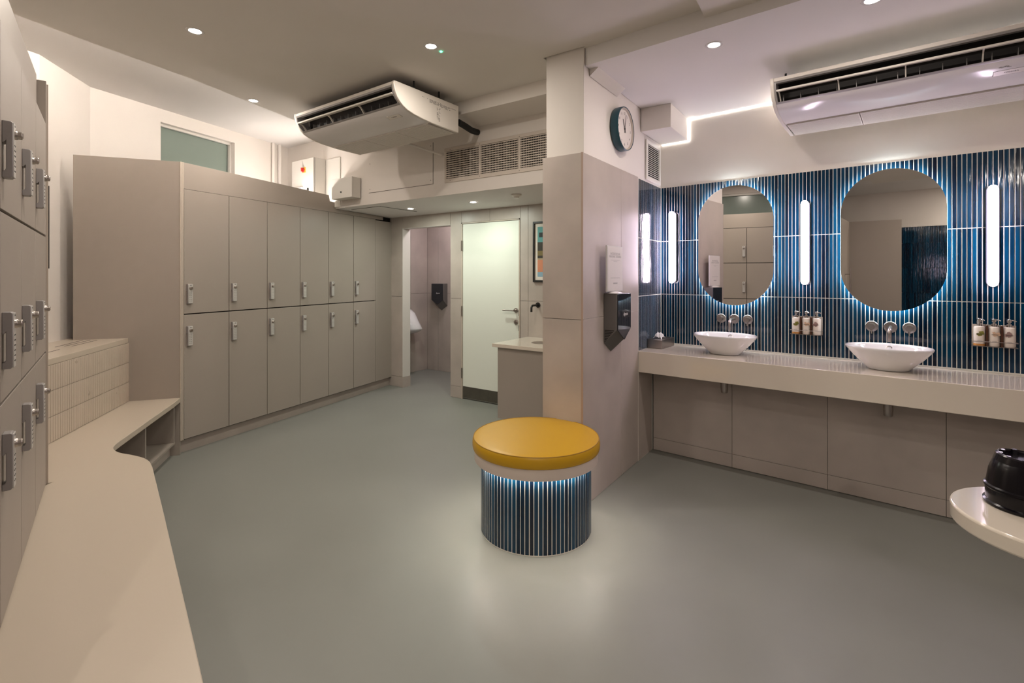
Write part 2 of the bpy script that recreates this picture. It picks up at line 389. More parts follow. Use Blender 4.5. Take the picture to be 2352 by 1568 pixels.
lv = MB().lathe([(0, 0), (.026, 0), (.026, .008), (.018, .01), (.011, .012), (.011, .045), (0, .045)], 24, Matrix.Translation((.762, .004, 1.058)) @ RY)
lv.tube([(.762, -.042, 1.058), (.615, -.042, 1.058)], .009)
lv.build('lever_handle', STEEL, dr)
MB().lathe([(0, 0), (.026, 0), (.026, .008), (.012, .011), (.012, .022), (0, .022)], 24, Matrix.Translation((.762, .004, .930)) @ RY).box(.757, .767, -.028, -.018, .920, .940).build('thumb_turn', STEEL, dr)
bx(.793, .800, -.002, .012, 1.0, 1.06).box(.793, .800, -.002, .012, .84, .90).build('strike_plate', DARK, dr)

# ================================================================== LOCKERS
def lock(parent, x, z):
    """keypad lock, its top at z, left edge at x, on a face at y=0 looking to -y"""
    h = .160; w_ = .040; dpt = .018
    prof = [(0, z), (-dpt, z), (-dpt-.004, z-.004), (-dpt-.004, z-h+.006), (-dpt, z-h), (0, z-h), (0, z-h+.018), (-.006, z-h+.020), (-.008, z-h+.026), (-.008, z-.056), (-.005, z-.060), (0, z-.062)]
    M = Matrix(((0, 0, 1, 0), (1, 0, 0, 0), (0, 1, 0, 0), (0, 0, 0, 1)))
    hd = MB().prism(prof, x, x+w_, M).build('handle', GREYM, parent, bevel=.0015)
    fm = MB().box(x+.003, x+w_-.001, -dpt-.0062, -dpt-.003, z-h+.003, z-.003)
    fm.build('keypad', SILV, parent, bevel=.0012)
    kd = MB()
    for r in range(6):
        for c in range(2):
            cx = x+.014+c*.014; cz = z-.066-r*.0145
            kd.box(cx-.0018, cx+.0018, -dpt-.0070, -dpt-.006, cz-.0018, cz+.0018)
    kd.box(x+.016, x+.028, -dpt-.0068, -dpt-.006, z-.012, z-.008)
    kd.build('keypad_buttons', DARK, parent)
    MB().lathe([(0, 0), (.0135, 0), (.013, .006), (.0115, .008), (.0115, .015), (.010, .017), (0, .017)], 20, Matrix.Translation((x+.022, -dpt-.005, z-.034)) @ RY).box(x+.0195, x+.0245, -dpt-.0235, -dpt-.020, z-.041, z-.027).build('knob', STEEL, parent)
def locker_unit(name, label, loc, rotz, wd, zs, locks, depth, group, top):
    t = thing(name, label, 'locker', loc, rotz, group)
    bx(.001, wd-.001, .022, depth, zs[0]-.005, top+.004).build('body', LAMD, t)
    for (a, b), lz in zip(zip(zs, zs[1:]), locks):
        d = bx(.003, wd-.003, 0, .02, a+.0045, b-.0045).build('locker_door', LAM, t, bevel=.001)
        lock(d, .020, lz)
    return t
KA = math.radians(101.156)
KO = (-4.442, 1.783)
def KP(s, y=0): return (KO[0]+math.cos(KA)*s-math.sin(KA)*y, KO[1]+math.sin(KA)*s+math.cos(KA)*y)
WK = .3955
kz = [.112, 1.122, 2.135]
names = ['nearest the tiled bench corner', 'second from the bench corner', 'third from the bench corner, below the window end', 'fourth from the bench corner, below the red switch box', 'fifth from the bench corner, where the fascia steps down', 'farthest from the bench, beside the plain filler panel']
k0 = None
for i in range(6):
    x, y = KP(i*WK); lab = 'tall taupe two-door locker column, '+names[i]
    if k0 is None: k0 = locker_unit('locker_column', lab, (x, y, 0), KA, WK, kz, [1.025, 1.366], .5, 'two-door locker columns in the long bank', 2.135)
    else: dup(k0, (x, y, 0), KA, lab)
sr = thing('locker_surround', 'taupe fascia, end panel and plinth framing the long bank of two-door lockers', 'locker surround', (*KO, 0), KA)
m = MB().prism([(-.002, 2.133), (2.375, 2.133), (2.52, 2.133), (2.52, 2.176), (1.72, 2.176), (1.708, 2.245), (1.603, 2.250), (1.585, 2.316), (-.002, 2.345)], .002, .02, RY)
m.bm.transform(Matrix.Translation((0, .022, 0)))
m.build('fascia', LAM, sr, bevel=.001)
bx(2.52, 2.70, .03, .3, 2.12, 2.176).build('shadow_gap', LAMD, sr)
bx(2.377, 2.70, .002, .022, .115, 2.12).build('filler_panel', LAM, sr, bevel=.001)
bx(-.05, 2.70, .05, .07, 0, .11).build('plinth', STONE, sr)
bx(-.028, -.016, -.002, .3, .112, 2.345).box(-.013, .0, 0, .3, .112, 2.345).build('edge_strip', EDGE, sr, bevel=.001)
# end panel running back to the wall, seen above the bench
pd = norm(-.583, -.813)
e = MB().prism([(-4.441, 1.755), (-4.441+pd[0]*.69, 1.755+pd[1]*.69), (-4.457+pd[0]*.69, 1.767+pd[1]*.69), (-4.457, 1.767)], 0, 2.345)
e.bm.transform(Matrix.Rotation(-KA, 4, 'Z') @ Matrix.Translation((-KO[0], -KO[1], 0)))
e.build('end_panel', LAM, sr, bevel=.001)
# bank beside the camera (three tiers, stands on the bench)
WU = .405
uz = [.460, 1.080, 1.620, 2.15]
ulab = ['behind the camera, outside the photo', 'reflected in the left oval mirror', 'largest handles, at the very left photo edge', 'middle handles, between the photo edge and the bench end', 'at the far bench end, beside the tall cheek panel']
u0 = None
for i in range(5):
    lx, ly = UP(i*WU, 0); lab = 'taupe three-door locker column standing on the bench, '+ulab[i]
    if u0 is None: u0 = locker_unit('bench_locker_column', lab, (lx, ly, 0), UA, WU, uz, [.994, 1.335, 1.873], .45, 'three-door locker columns above the bench', 2.15)
    else: dup(u0, (lx, ly, 0), UA, lab)
us = thing('bench_locker_surround', 'taupe fascia and tall cheek panel framing the lockers at the left edge of the photo', 'locker surround', (*U0, 0), UA)
bx(0, 2.02, .031, .051, 2.15, 2.365).build('fascia', LAM, us, bevel=.001)
bx(2.028, 2.046, -.001, .36, .460, 2.345).build('cheek_panel', LAM, us, bevel=.001)
bx(2.0475, 2.054, -.007, .36, .460, 2.335).build('edge_strip', EDGE, us, bevel=.001)
bx(2.0545, 2.062, -.010, .20, 1.47, 1.86).build('black_strip', BLACKM, us)  # thin black strip on the far side of the cheek panel
bx(-.02, -.002, -.002, .46, 0, 2.365).build('end_panel', LAM, us, bevel=.001)
# ================================================================== BENCH
bench_edge = [(-4.438, 1.757), (-4.287, 1.648), (-3.955, 1.388), (-3.686, 1.180), (-3.59, 1.105), (-3.545, 1.072), (-3.510, 1.050), (-3.480, 1.036), (-3.440, 1.026), (-3.402, 1.022), (-3.36, 1.023), (-3.321, 1.030), (-3.258, 1.048), (-3.188, 1.063), (-3.14, 1.069), (-3.09, 1.069), (-3.04, 1.063), (-2.96, 1.044), (-2.869, 1.018), (-2.340, .866), (-1.934, .748), (-1.482, .617), (-1.10, .505), (-1.02, .48), (-1.13, .09)]
bn = thing('bench', 'long beige curved bench along the lockers with open shoe cubbies at its far end', 'bench', (0, 0, 0))
back = [UP(0, .008), UP(2.025, .008), UP(2.056, -.022), (-3.205, .314), (-3.869, .845), (-4.672, 1.501)]
MB().prism(bench_edge+back, .421, .458).build('bench_top', SOLID, bn, bevel=.003)
bd = norm(.790, -.613)
def BP(s, y): return (-4.438+bd[0]*s+bd[1]*(y+.028), 1.757+bd[1]*s-bd[0]*(y+.028))
def cub(mb, s0, s1, y0, y1, z0, z1):
    return mb.prism([BP(s0, y0), BP(s1, y0), BP(s1, y1), BP(s0, y1)], z0, z1)
cub(MB(), .03, 1.55, .0, .36, .100, .118).build('cubby_shelf', LAM, bn, bevel=.001)
for q in (.04, .596, 1.15):
    cub(MB(), q, q+.018, .0, .36, .118, .421).build('cubby_divider', LAM, bn, bevel=.001)
cub(MB(), .03, 1.55, .36, .375, .098, .421).build('back_panel', LAM, bn)
cub(MB(), .03, 1.5, .006, .03, .404, .4205).build('top_rail', LAM, bn)
cub(MB(), .0, 1.55, .045, .06, 0, .097).build('plinth', STONE, bn)
MB().prism([(-2.95, .95), (-1.9, .65), (-1.2, .45), (-1.16, .14), (-2.95, .66)], 0, .42).build('carcass', LAM, bn)
# tiled box with vented top behind the bench
tb = thing('tiled_heater_box', 'cream finger-tiled box with a slotted beige top, behind the bench below the white wall', 'heater casing', (0, 0, 0))
P0_ = (-4.668, 1.496); P1_ = (-3.205, .314)
top = MB().prism([P0_, P1_, (-3.45, .15), (-4.45, .12), (-4.725, .984), (-5.02, 1.235), (-4.86, 1.225)], .912, .949)
top.build('slotted_top', SOLID, tb, bevel=.002)
MB().prism([(P0_[0]-.005, P0_[1]-.012), (P1_[0]-.005, P1_[1]-.012), (-3.45, .16), (-4.44, .13), (-4.71, .98), (-4.98, 1.21), (-4.86, 1.21)], .46, .912).build('body', GROUTB, tb)
L_ = math.hypot(P0_[0]-P1_[0], P0_[1]-P1_[1]); ra = math.atan2(P0_[1]-P1_[1], P0_[0]-P1_[0])
m = MB(); TP = .0240
nt_ = int(L_/TP)
for r in range(3):
    for k in range(nt_):
        m.box(L_-(k+1)*TP+.0016, L_-k*TP-.0016, -.004+random.uniform(-.0007, .0007), .006, .459+r*.151+.0012, .459+(r+1)*.151-.0014)
m.bm.transform(Matrix.Translation((P1_[0], P1_[1], 0)) @ Matrix.Rotation(ra, 4, 'Z') @ Matrix.Scale(-1, 4, (0, 1, 0)))
m.build('finger_tiles', CREAMTILE, tb, bevel=.001)
for (a, b) in (((-4.470, 1.010), (-4.777, 1.235)), ((-4.472, 1.058), (-4.731, 1.266)), ((-4.431, 1.087), (-4.688, 1.296)), ((-3.90, .69), (-4.311, .995)), ((-3.90, .645), (-4.25, .90))):
    dx, dy = norm(b[0]-a[0], b[1]-a[1]); q = .0035
    MB().prism([(a[0]-dy*q, a[1]+dx*q), (b[0]-dy*q, b[1]+dx*q), (b[0]+dy*q, b[1]-dx*q), (a[0]+dy*q, a[1]-dx*q)], .9485, .9496).build('vent_slot', LAMD, tb)

# ================================================================== STOOL
SX, SY = -1.506, 2.420
st = thing('round_stool', 'round stool with mustard vinyl cushion, blue finger-tiled drum and glowing light under the rim', 'stool', (SX, SY, 0))
R_ = .314; NT = 84
MB().lathe([(0, .0), (R_-.0014, .0), (R_-.0014, .40), (0, .40)], 96).build('drum', GROUTW, st)
m = MB()
for k in range(NT):
    a0 = 2*PI*(k+.085)/NT; a1 = 2*PI*(k+.915)/NT; t = random.betavariate(1.6, 1.9); rr_ = R_+random.uniform(-.0008, .0008)
    pts = []
    for rad in (R_-.006, rr_):
        for z in (.006, .398):
            pts.append([m.bm.verts.new((rad*math.cos(a), rad*math.sin(a), z)) for a in (a0, a1)])
    (a_, b_), (c_, d_), (e_, f_), (g_, h_) = pts
    for q in ((a_, b_, d_, c_), (e_, g_, h_, f_), (a_, e_, f_, b_), (c_, d_, h_, g_), (a_, c_, g_, e_), (b_, f_, h_, d_)):
        m.bm.faces.new(q); m.tints.append(t)
m.build('finger_tiles', BLUE, st, bevel=.0006)
MB().lathe([(0, .402), (.320, .402), (.320, .413), (.340, .413), (.340, .399), (.351, .399), (.352, .402), (.352, .458), (0, .458)], 96).build('collar', STOOLW, st, bevel=.0015)
MB().lathe([(.3215, .4125), (.3215, .4085), (.3335, .4085), (.3335, .4125), (.3215, .4125)], 96).build('light_strip', E_STOOL, st)
MB().lathe([(0, .458), (.350, .458), (.359, .462), (.3625, .472), (.3635, .49), (.3615, .512), (.356, .5225), (.352, .5225), (.348, .5235), (.32, .526), (.25, .529), (.12, .531), (0, .5315)], 96).build('cushion', YELL, st)
m = MB(); pts = [(.3555*math.cos(2*PI*k/96), .3555*math.sin(2*PI*k/96), .5215) for k in range(97)]
m.tube(pts, .0028, 8, caps=False); m.build('piping', PIPEY, st)

# ================================================================== VANITY
vc = MB().prism([(XS+.001, YT), (1.888, YT-.2517), (1.888, 4.262-.2615), (XS+.001, 4.252)], .688, .851).build('vanity_counter', VTOP, bevel=.003)
tag(vc, 'thick beige wall-hung vanity counter under the two oval mirrors', 'counter')
def basin(label, x, y):
    t = thing('wash_basin', label, 'basin', (*VP(x, y), .851), VA, 'white oval basins on the long counter')
    A = .222; B = .178
    prof = [(0, .001), (.40, .001), (.47, .003), (.485, .008), (.60, .035), (.80, .085), (.93, .122), (.985, .140), (1.0, .148), (1.0, .154), (.985, .157), (.955, .155), (.90, .138), (.75, .095), (.55, .055), (.30, .034), (.08, .030), (0, .030)]
    m = MB().lathe([(r, z) for r, z in prof], 72); m.bm.transform(Matrix.Diagonal((A, B, .92, 1)))
    m.build('bowl', CERAM, t, smooth=50)
    MB().lathe([(0, 0), (.022, 0), (.022, .004), (0, .006)], 24, Matrix.Translation((0, 0, .028))).build('waste', CHROME, t)
    ov = MB().lathe([(0, 0), (.018, 0), (.018, .003), (.013, .004), (.012, .002), (0, .002)], 20, Matrix.Translation((.0, B*.865, .112)) @ Matrix.Rotation(math.radians(62), 4, 'X'))
    ov.build('overflow', STEEL, t)
    bx(-.020, .020, B*.90, B*.90+.002, .118, .121).build('maker_mark', INKG, t)
    return t
def tap(label, x):
    t = thing('wall_tap', label, 'tap', (*VP(x, .008), 1.094), VA, 'three-piece wall taps')
    for dx in (-.100, .098):
        MB().lathe([(0, 0), (.035, 0), (.036, .002), (.036, .005), (.034, .007), (.021, .008), (.0205, .036), (.019, .040), (0, .040)], 32, Matrix.Translation((dx, 0, 0)) @ RY).tube([(dx, -.024, -.016), (dx, -.026, -.048)], .005, 10).build('valve', STEEL, t)
    MB().lathe([(0, 0), (.036, 0), (.037, .002), (.037, .005), (.035, .007), (0, .008)], 32, RY).build('escutcheon', STEEL, t)
    pts = [(0, -.004, 0), (0, -.06, 0), (0, -.105, -.002)]
    for k in range(1, 8):
        a = k/7*PI/2; pts.append((0, -.105-.030*math.sin(a), -.002-.030*(1-math.cos(a))))
    pts.append((0, -.137, -.085))
    MB().tube(pts, .0115, 16).build('spout', STEEL, t)
    return t
bs = basin('white oval basin under the left mirror, nearer the corner with the tissue box', .600, .265)
dup(bs, (*VP(1.575, .265), .851), VA, 'white oval basin under the right, larger-looking oval mirror')
for o in C.objects: pass
tp = tap('brushed steel three-piece wall tap above the left basin', .602)
dup(tp, (*VP(1.578, .008), 1.094), VA, 'brushed steel three-piece wall tap above the right basin')
def stadium(hw, hh, n=24, r=None):
    """rounded outline in x, z: half width, half height"""
    r = r or hw
    pts = []
    for cx, cz, a0 in ((hw-r, hh-r, 0), (-(hw-r), hh-r, PI/2), (-(hw-r), -(hh-r), PI), (hw-r, -(hh-r), 1.5*PI)):
        for k in range(n+1):
            a = a0+PI/2*k/n; pts.append((cx+r*math.cos(a), cz+r*math.sin(a)))
    out = []
    for p in pts:
        if not out or math.dist(p, out[-1]) > 1e-5: out.append(p)
    if math.dist(out[0], out[-1]) < 1e-5: out.pop()
    return out
def mirror(label, x):
    t = thing('oval_mirror', label, 'mirror', (*VP(x, .008), 1.670), VA, 'backlit pill-shaped mirrors')
    hw, hh = .2770, .468
    MB().prism(stadium(hw, hh, r=.2765), .034, .038, RY).build('mirror_pane', MIRROR, t)
    MB().prism(stadium(hw-.035, hh-.035), .001, .030, RY).build('backing_box', WHITEB, t)
    a = stadium(hw-.020, hh-.020); b = stadium(hw-.034, hh-.034)
    m = MB(); n = len(a)
    va = [[m.bm.verts.new((p[0], -yy, p[1])) for p in q] for q in (a, b) for yy in (.018, .026)]
    for i in range(n):
        j = (i+1) % n
        for p, q in ((0, 1), (1, 3), (3, 2), (2, 0)): m.bm.faces.new((va[p][i], va[p][j], va[q][j], va[q][i]))
    m.build('halo_strip', E_HALO, t)
    return t
mi = mirror('backlit pill-shaped mirror above the left basin', .610)
dup(mi, (*VP(1.583, .008), 1.670), VA, 'backlit pill-shaped mirror above the right basin')
def sconce(label, x):
    t = thing('wall_light', label, 'wall light', (*VP(x, .008), 1.672), VA, 'vertical tube lights on the blue tiles')
    MB().prism(stadium(.030, .300, 12), .0005, .024, RY).build('back_plate', DGLOSS, t)
    m = MB(); pr = [(0, -.302)]
    for k in range(9): pr.append((.0235*math.sin(k/8*PI/2), -.2785-.0235*math.cos(k/8*PI/2)))
    for k in range(9): pr.append((.0235*math.cos(k/8*PI/2), .2785+.0235*math.sin(k/8*PI/2)))
    m.lathe(pr[1:], 24, Matrix.Translation((0, -.046, 0))); m.build('opal_tube', E_SCON, t, smooth=80)
    return t
sn = sconce('vertical tube wall light in the corner, left of both mirrors', .115)
dup(sn, (*VP(1.089, .008), 1.672), VA, 'vertical tube wall light between the two oval mirrors')
dup(sn, (*VP(2.065, .008), 1.672), VA, 'vertical tube wall light right of the right-hand mirror')
def leaf_print(kind, m, parent, cx, y, cz):
    rnd = random.Random(kind); b = MB()
    for k in range(9):
        a = rnd.uniform(0, 2*PI); r = rnd.uniform(.003, .013); s = rnd.uniform(.006, .011)
        b.prism([(cx+r*math.cos(a)+s*math.cos(u*PI/4+.3)*(1 if u % 2 else .75), cz+r*math.sin(a)+s*math.sin(u*PI/4+.3)*(1 if u % 2 else .75)) for u in range(8)], -y, -y+.0004+k*.00004, RY)
    return b.build('leaf_print', m, parent)
def soap_set(x, tag_side, offs):
    rk = thing('bottle_rack', 'steel wall rack of three pump bottles, '+tag_side, 'rack', (*VP(x, .008), 1.012), VA, 'pump bottle racks')
    bx(-.098, .098, -.070, -.002, 0, .003).build('tray', STEEL, rk)
    m = MB().tube([(-.098, -.004, .030), (-.098, -.070, .030), (.098, -.070, .030), (.098, -.004, .030)], .0020, 8)
    m.build('guard_rail', STEEL, rk)
    bx(-.096, .096, -.006, -.001, 0, .128).build('back_plate', EDGE, rk)
    for xx in (-.032, .032):
        MB().box(xx-.005, xx+.005, -.060, -.006, .004, .126).build('divider', BROWN, rk)
        MB().lathe([(0, 0), (.006, 0), (.005, .005), (0, .006)], 12, Matrix.Translation((xx, -.030, .126))).build('rivet', CHROME, rk)
    info = [('olive', GREEN, 1), ('peach', PEACH, 2), ('plum', PLUM, 3)]
    for i, (nm, mm, kd_) in enumerate(info):
        bxx = x+(-.064, 0, .064)[i]
        t = thing('pump_bottle', 'pump bottle with %s print, %s' % (nm, tag_side), 'bottle', (*VP(bxx, .044), 1.0155), VA, 'pump bottles in the wall racks')
        w2, d2 = .0265, .0235
        M4 = Matrix.Diagonal((1, .86, 1, 1))
        rp = [(0, 0), (w2-.002, 0), (w2, .003), (w2, .108), (w2-.003, .114), (.013, .118), (0, .118)]
        b = MB().lathe(rp, 32); b.bm.transform(M4); b.build('bottle_body', BOTW, t)
        if i == 0: b = MB().lathe([(w2+.0004, .001), (w2+.0005, .012)], 32); b.bm.transform(M4); b.build('amber_base', BOTO, t)
        MB().lathe([(0, .117), (.0125, .117), (.0125, .135), (.006, .136), (.006, .143), (.011, .144), (.0115, .148), (.0115, .160), (.009, .163), (0, .163)], 24).tube([(0, 0, .158), (*[(.022, -.006), (.016, -.016), (.020, -.010)][(i+offs) % 3], .157), (*[(.030, -.008), (.020, -.022), (.028, -.014)][(i+offs) % 3], .152)], .0030, 8).build('pump', CHROME, t)
        leaf_print(kd_, mm, t, (.003, .006, -.006)[i], -(d2*.86+.0045)+.0015, .072)
        text('BRAMLEY', .0080, 'lettering', INK, t, TY((.002, .004, 0)[i], -d2-.0012, .070), .0003)
        MB().box(-.010, .010, -d2-.0006, -d2+.001, .030, .0312).box(-.008, .008, -d2-.0006, -d2+.001, .0265, .0275).build('small_print', INKG, t)
soap_set(1.099, 'hung between the two basins', 0)
soap_set(2.070, 'hung at the right edge of the photo', 1)
# traps under the counter
def trap(label, x):
    o = MB().lathe([(0, .575), (.020, .575), (.023, .579), (.025, .60), (.025, .686), (0, .686)], 32).build('bottle_trap', STEEL, loc=(*VP(x, .33), 0))
    return tag(o, label, 'pipe', 'steel traps under the counter')
trap('short steel waste trap under the counter below the left basin', .617)
trap('short steel waste trap under the counter below the right basin', 1.577)
# tissue box
tx = thing('tissue_box', 'dark steel tissue box with a white tissue, in the counter corner', 'tissue box', (*VP(.082, .215), .852), VA)
MB().box(-.060, .066, -.125, .130, .001, .070).build('box', STEEL, tx, bevel=.002)
rnd = random.Random(4); m = MB()
g = []
for i in range(9):
    row = []
    for j in range(9):
        u, v = (i-4)/4, (j-4)/4
        h_ = max(0, 1-(u*u+v*v)*.6)*.045+rnd.uniform(-.010, .012)
        row.append(m.bm.verts.new((u*.034+rnd.uniform(-.006, .006), -.02+v*.040+rnd.uniform(-.007, .007), .070+max(0, h_))))
    g.append(row)
for i in range(8):
    for j in range(8): m.bm.faces.new((g[i][j], g[i+1][j], g[i+1][j+1], g[i][j+1]))
ts = m.build('tissue', TISSUE, tx, smooth=20)

# ================================================================== SIDE WALL ITEMS (faces look to +X)
RX = Matrix.Rotation(PI/2, 4, 'Z') @ RY           # local z of a profile -> +X ; used with lathe
def facing_x(x, y, z): return (x, y, z), PI/2     # an Empty turned so that its -Y looks to +X
cl = thing('wall_clock', 'round wall clock with a deep teal case, above the hand dryer', 'clock', (XS+.003, 3.325, 2.466), PI/2)
MB().lathe([(0, 0), (.150, 0), (.152, .004), (.152, .052), (.150, .056), (.146, .056), (.145, .053), (.145, .040), (0, .040)], 64, RY).build('case', TEAL, cl)
MB().lathe([(.1445, .0405), (.1445, .0535), (.140, .0535), (.134, .0415), (.1445, .0405)], 64, RY).build('inner_rim', mat('clock_inner_rim', (.50, .43, .37), .4), cl)
MB().lathe([(0, .0402), (.136, .0402), (.136, .042), (0, .042)], 64, RY).build('dial', FACEW, cl)
for k in range(1, 13):
    a = PI/2-k*PI/6
    text(str(k), .026, 'numeral', INK, cl, TY(.108*math.cos(a), -.0424, .108*math.sin(a)), .0002)
def hand(ang, ln, wdt, nm):
    M = Matrix.Rotation(-ang, 4, 'Y')
    MM = Matrix.Rotation(ang, 4, 'Y')
    m = MB().box(-wdt, wdt, -.0465, -.045, -.028, ln); m.bm.transform(MM); m.build(nm, INK, cl)
hand(math.radians(12), .104, .0022, 'minute_hand'); hand(math.radians(-29), .070, .0028, 'hour_hand')
MB().lathe([(0, .043), (.007, .043), (.007, .048), (0, .048)], 16, RY).build('hub', INK, cl)
def dryer(label, loc, rotz):
    t = thing('hand_dryer', label, 'hand dryer', loc, rotz, 'graphite hand dryers')
    # five-sided face with its point down; the underside slopes down towards the wall
    W, H = .232, .403
    bk = [(0, .074), (W/2, 0), (W, .074), (W, H), (0, H)]; ft = [(0, .163), (W/2, .091), (W, .163), (W, H), (0, H)]
    m = MB(); A_ = [m.bm.verts.new((x, -.001, z)) for x, z in bk]; B_ = [m.bm.verts.new((x, -.094, z)) for x, z in ft]
    m.bm.faces.new(A_); m.bm.faces.new(B_[::-1])
    for i in range(5): m.bm.faces.new((A_[i], A_[(i+1) % 5], B_[(i+1) % 5], B_[i]))
    m.build('housing', DGREY, t, bevel=.003)
    MB().prism([(.002, .160), (W/2, .089), (W-.002, .160), (W-.002, H-.003), (.002, H-.003)], .0945, .101, RY).build('front_cover', DGLOSS, t, bevel=.002)
    m = MB()
    for k in range(8): m.box(-.0012, .002, -.074+.0088*k, -.008, .155-k*.0105, .160-k*.0105)
    m.build('side_vent', LAMD, t)
    text('dyson', .032, 'logo', WHITEG, t, TY(.135, -.1014, .262), .0004)
    return t
dry = dryer('glossy graphite hand dryer on the tiled side wall, below the clock', (XS+.001, 3.070, .914), PI/2)
dup(dry, (-5.203, 5.511, .908), 0, 'graphite hand dryer inside the urinal doorway')
sg = thing('sign_stand', 'upright white sign in an acrylic stand on top of the hand dryer', 'sign', (XS+.050, 3.137, 1.317), math.radians(90))
bx(-.132, .132, -.004, .006, .012, .316).build('acrylic_pane', ACRY, sg, bevel=.001)
bx(-.124, .124, -.006, -.0045, .018, .310).build('card', PAPER, sg)
m = MB().lathe([(0, 0), (.088, .0005), (.084, .003), (.06, .009), (.02, .013), (0, .014)], 40); m.bm.transform(Matrix.Diagonal((1, .5, 1, 1)))
m.build('foot', WHITEG, sg)
text('INTERESTED IN', .023, 'lettering', INKG, sg, TY(0, -.0062, .262), .0002)
text('PERSONAL TRAINING', .0205, 'lettering', INKG, sg, TY(0, -.0062, .244), .0002)
bx(-.074, .074, -.0065, -.006, .220, .2215).box(-.03, .03, -.0065, -.006, .2105, .213).box(-.078, .078, -.0065, -.006, .101, .104).box(-.034, .034, -.0065, -.006, .062, .071).build('small_print', INKG, sg)
# louvred vent
vg = thing('wall_vent', 'white louvred vent high on the side wall, under the boxed duct', 'vent', (XS+.001, 3.872, 2.205), PI/2)
vW, vH = .345, .322
MB().box(0, vW, -.012, 0, 0, .03).box(0, vW, -.012, 0, vH-.03, vH).box(0, .03, -.012, 0, .03, vH-.03).box(vW-.03, vW, -.012, 0, .03, vH-.03).build('vent_frame', WHITEB, vg, bevel=.001)
bx(.03, vW-.03, -.002, 0, .03, vH-.03).build('vent_back', SHADOWB, vg)
for k in range(17):
    z = .038+k*.0157
    m = MB().box(.03, vW-.03, -.015, .0, -.0008, .0008); m.bm.transform(Matrix.Translation((0, -.001, z)) @ Matrix.Rotation(math.radians(48), 4, 'X')); m.build('vent_slat', WHITEB, vg)

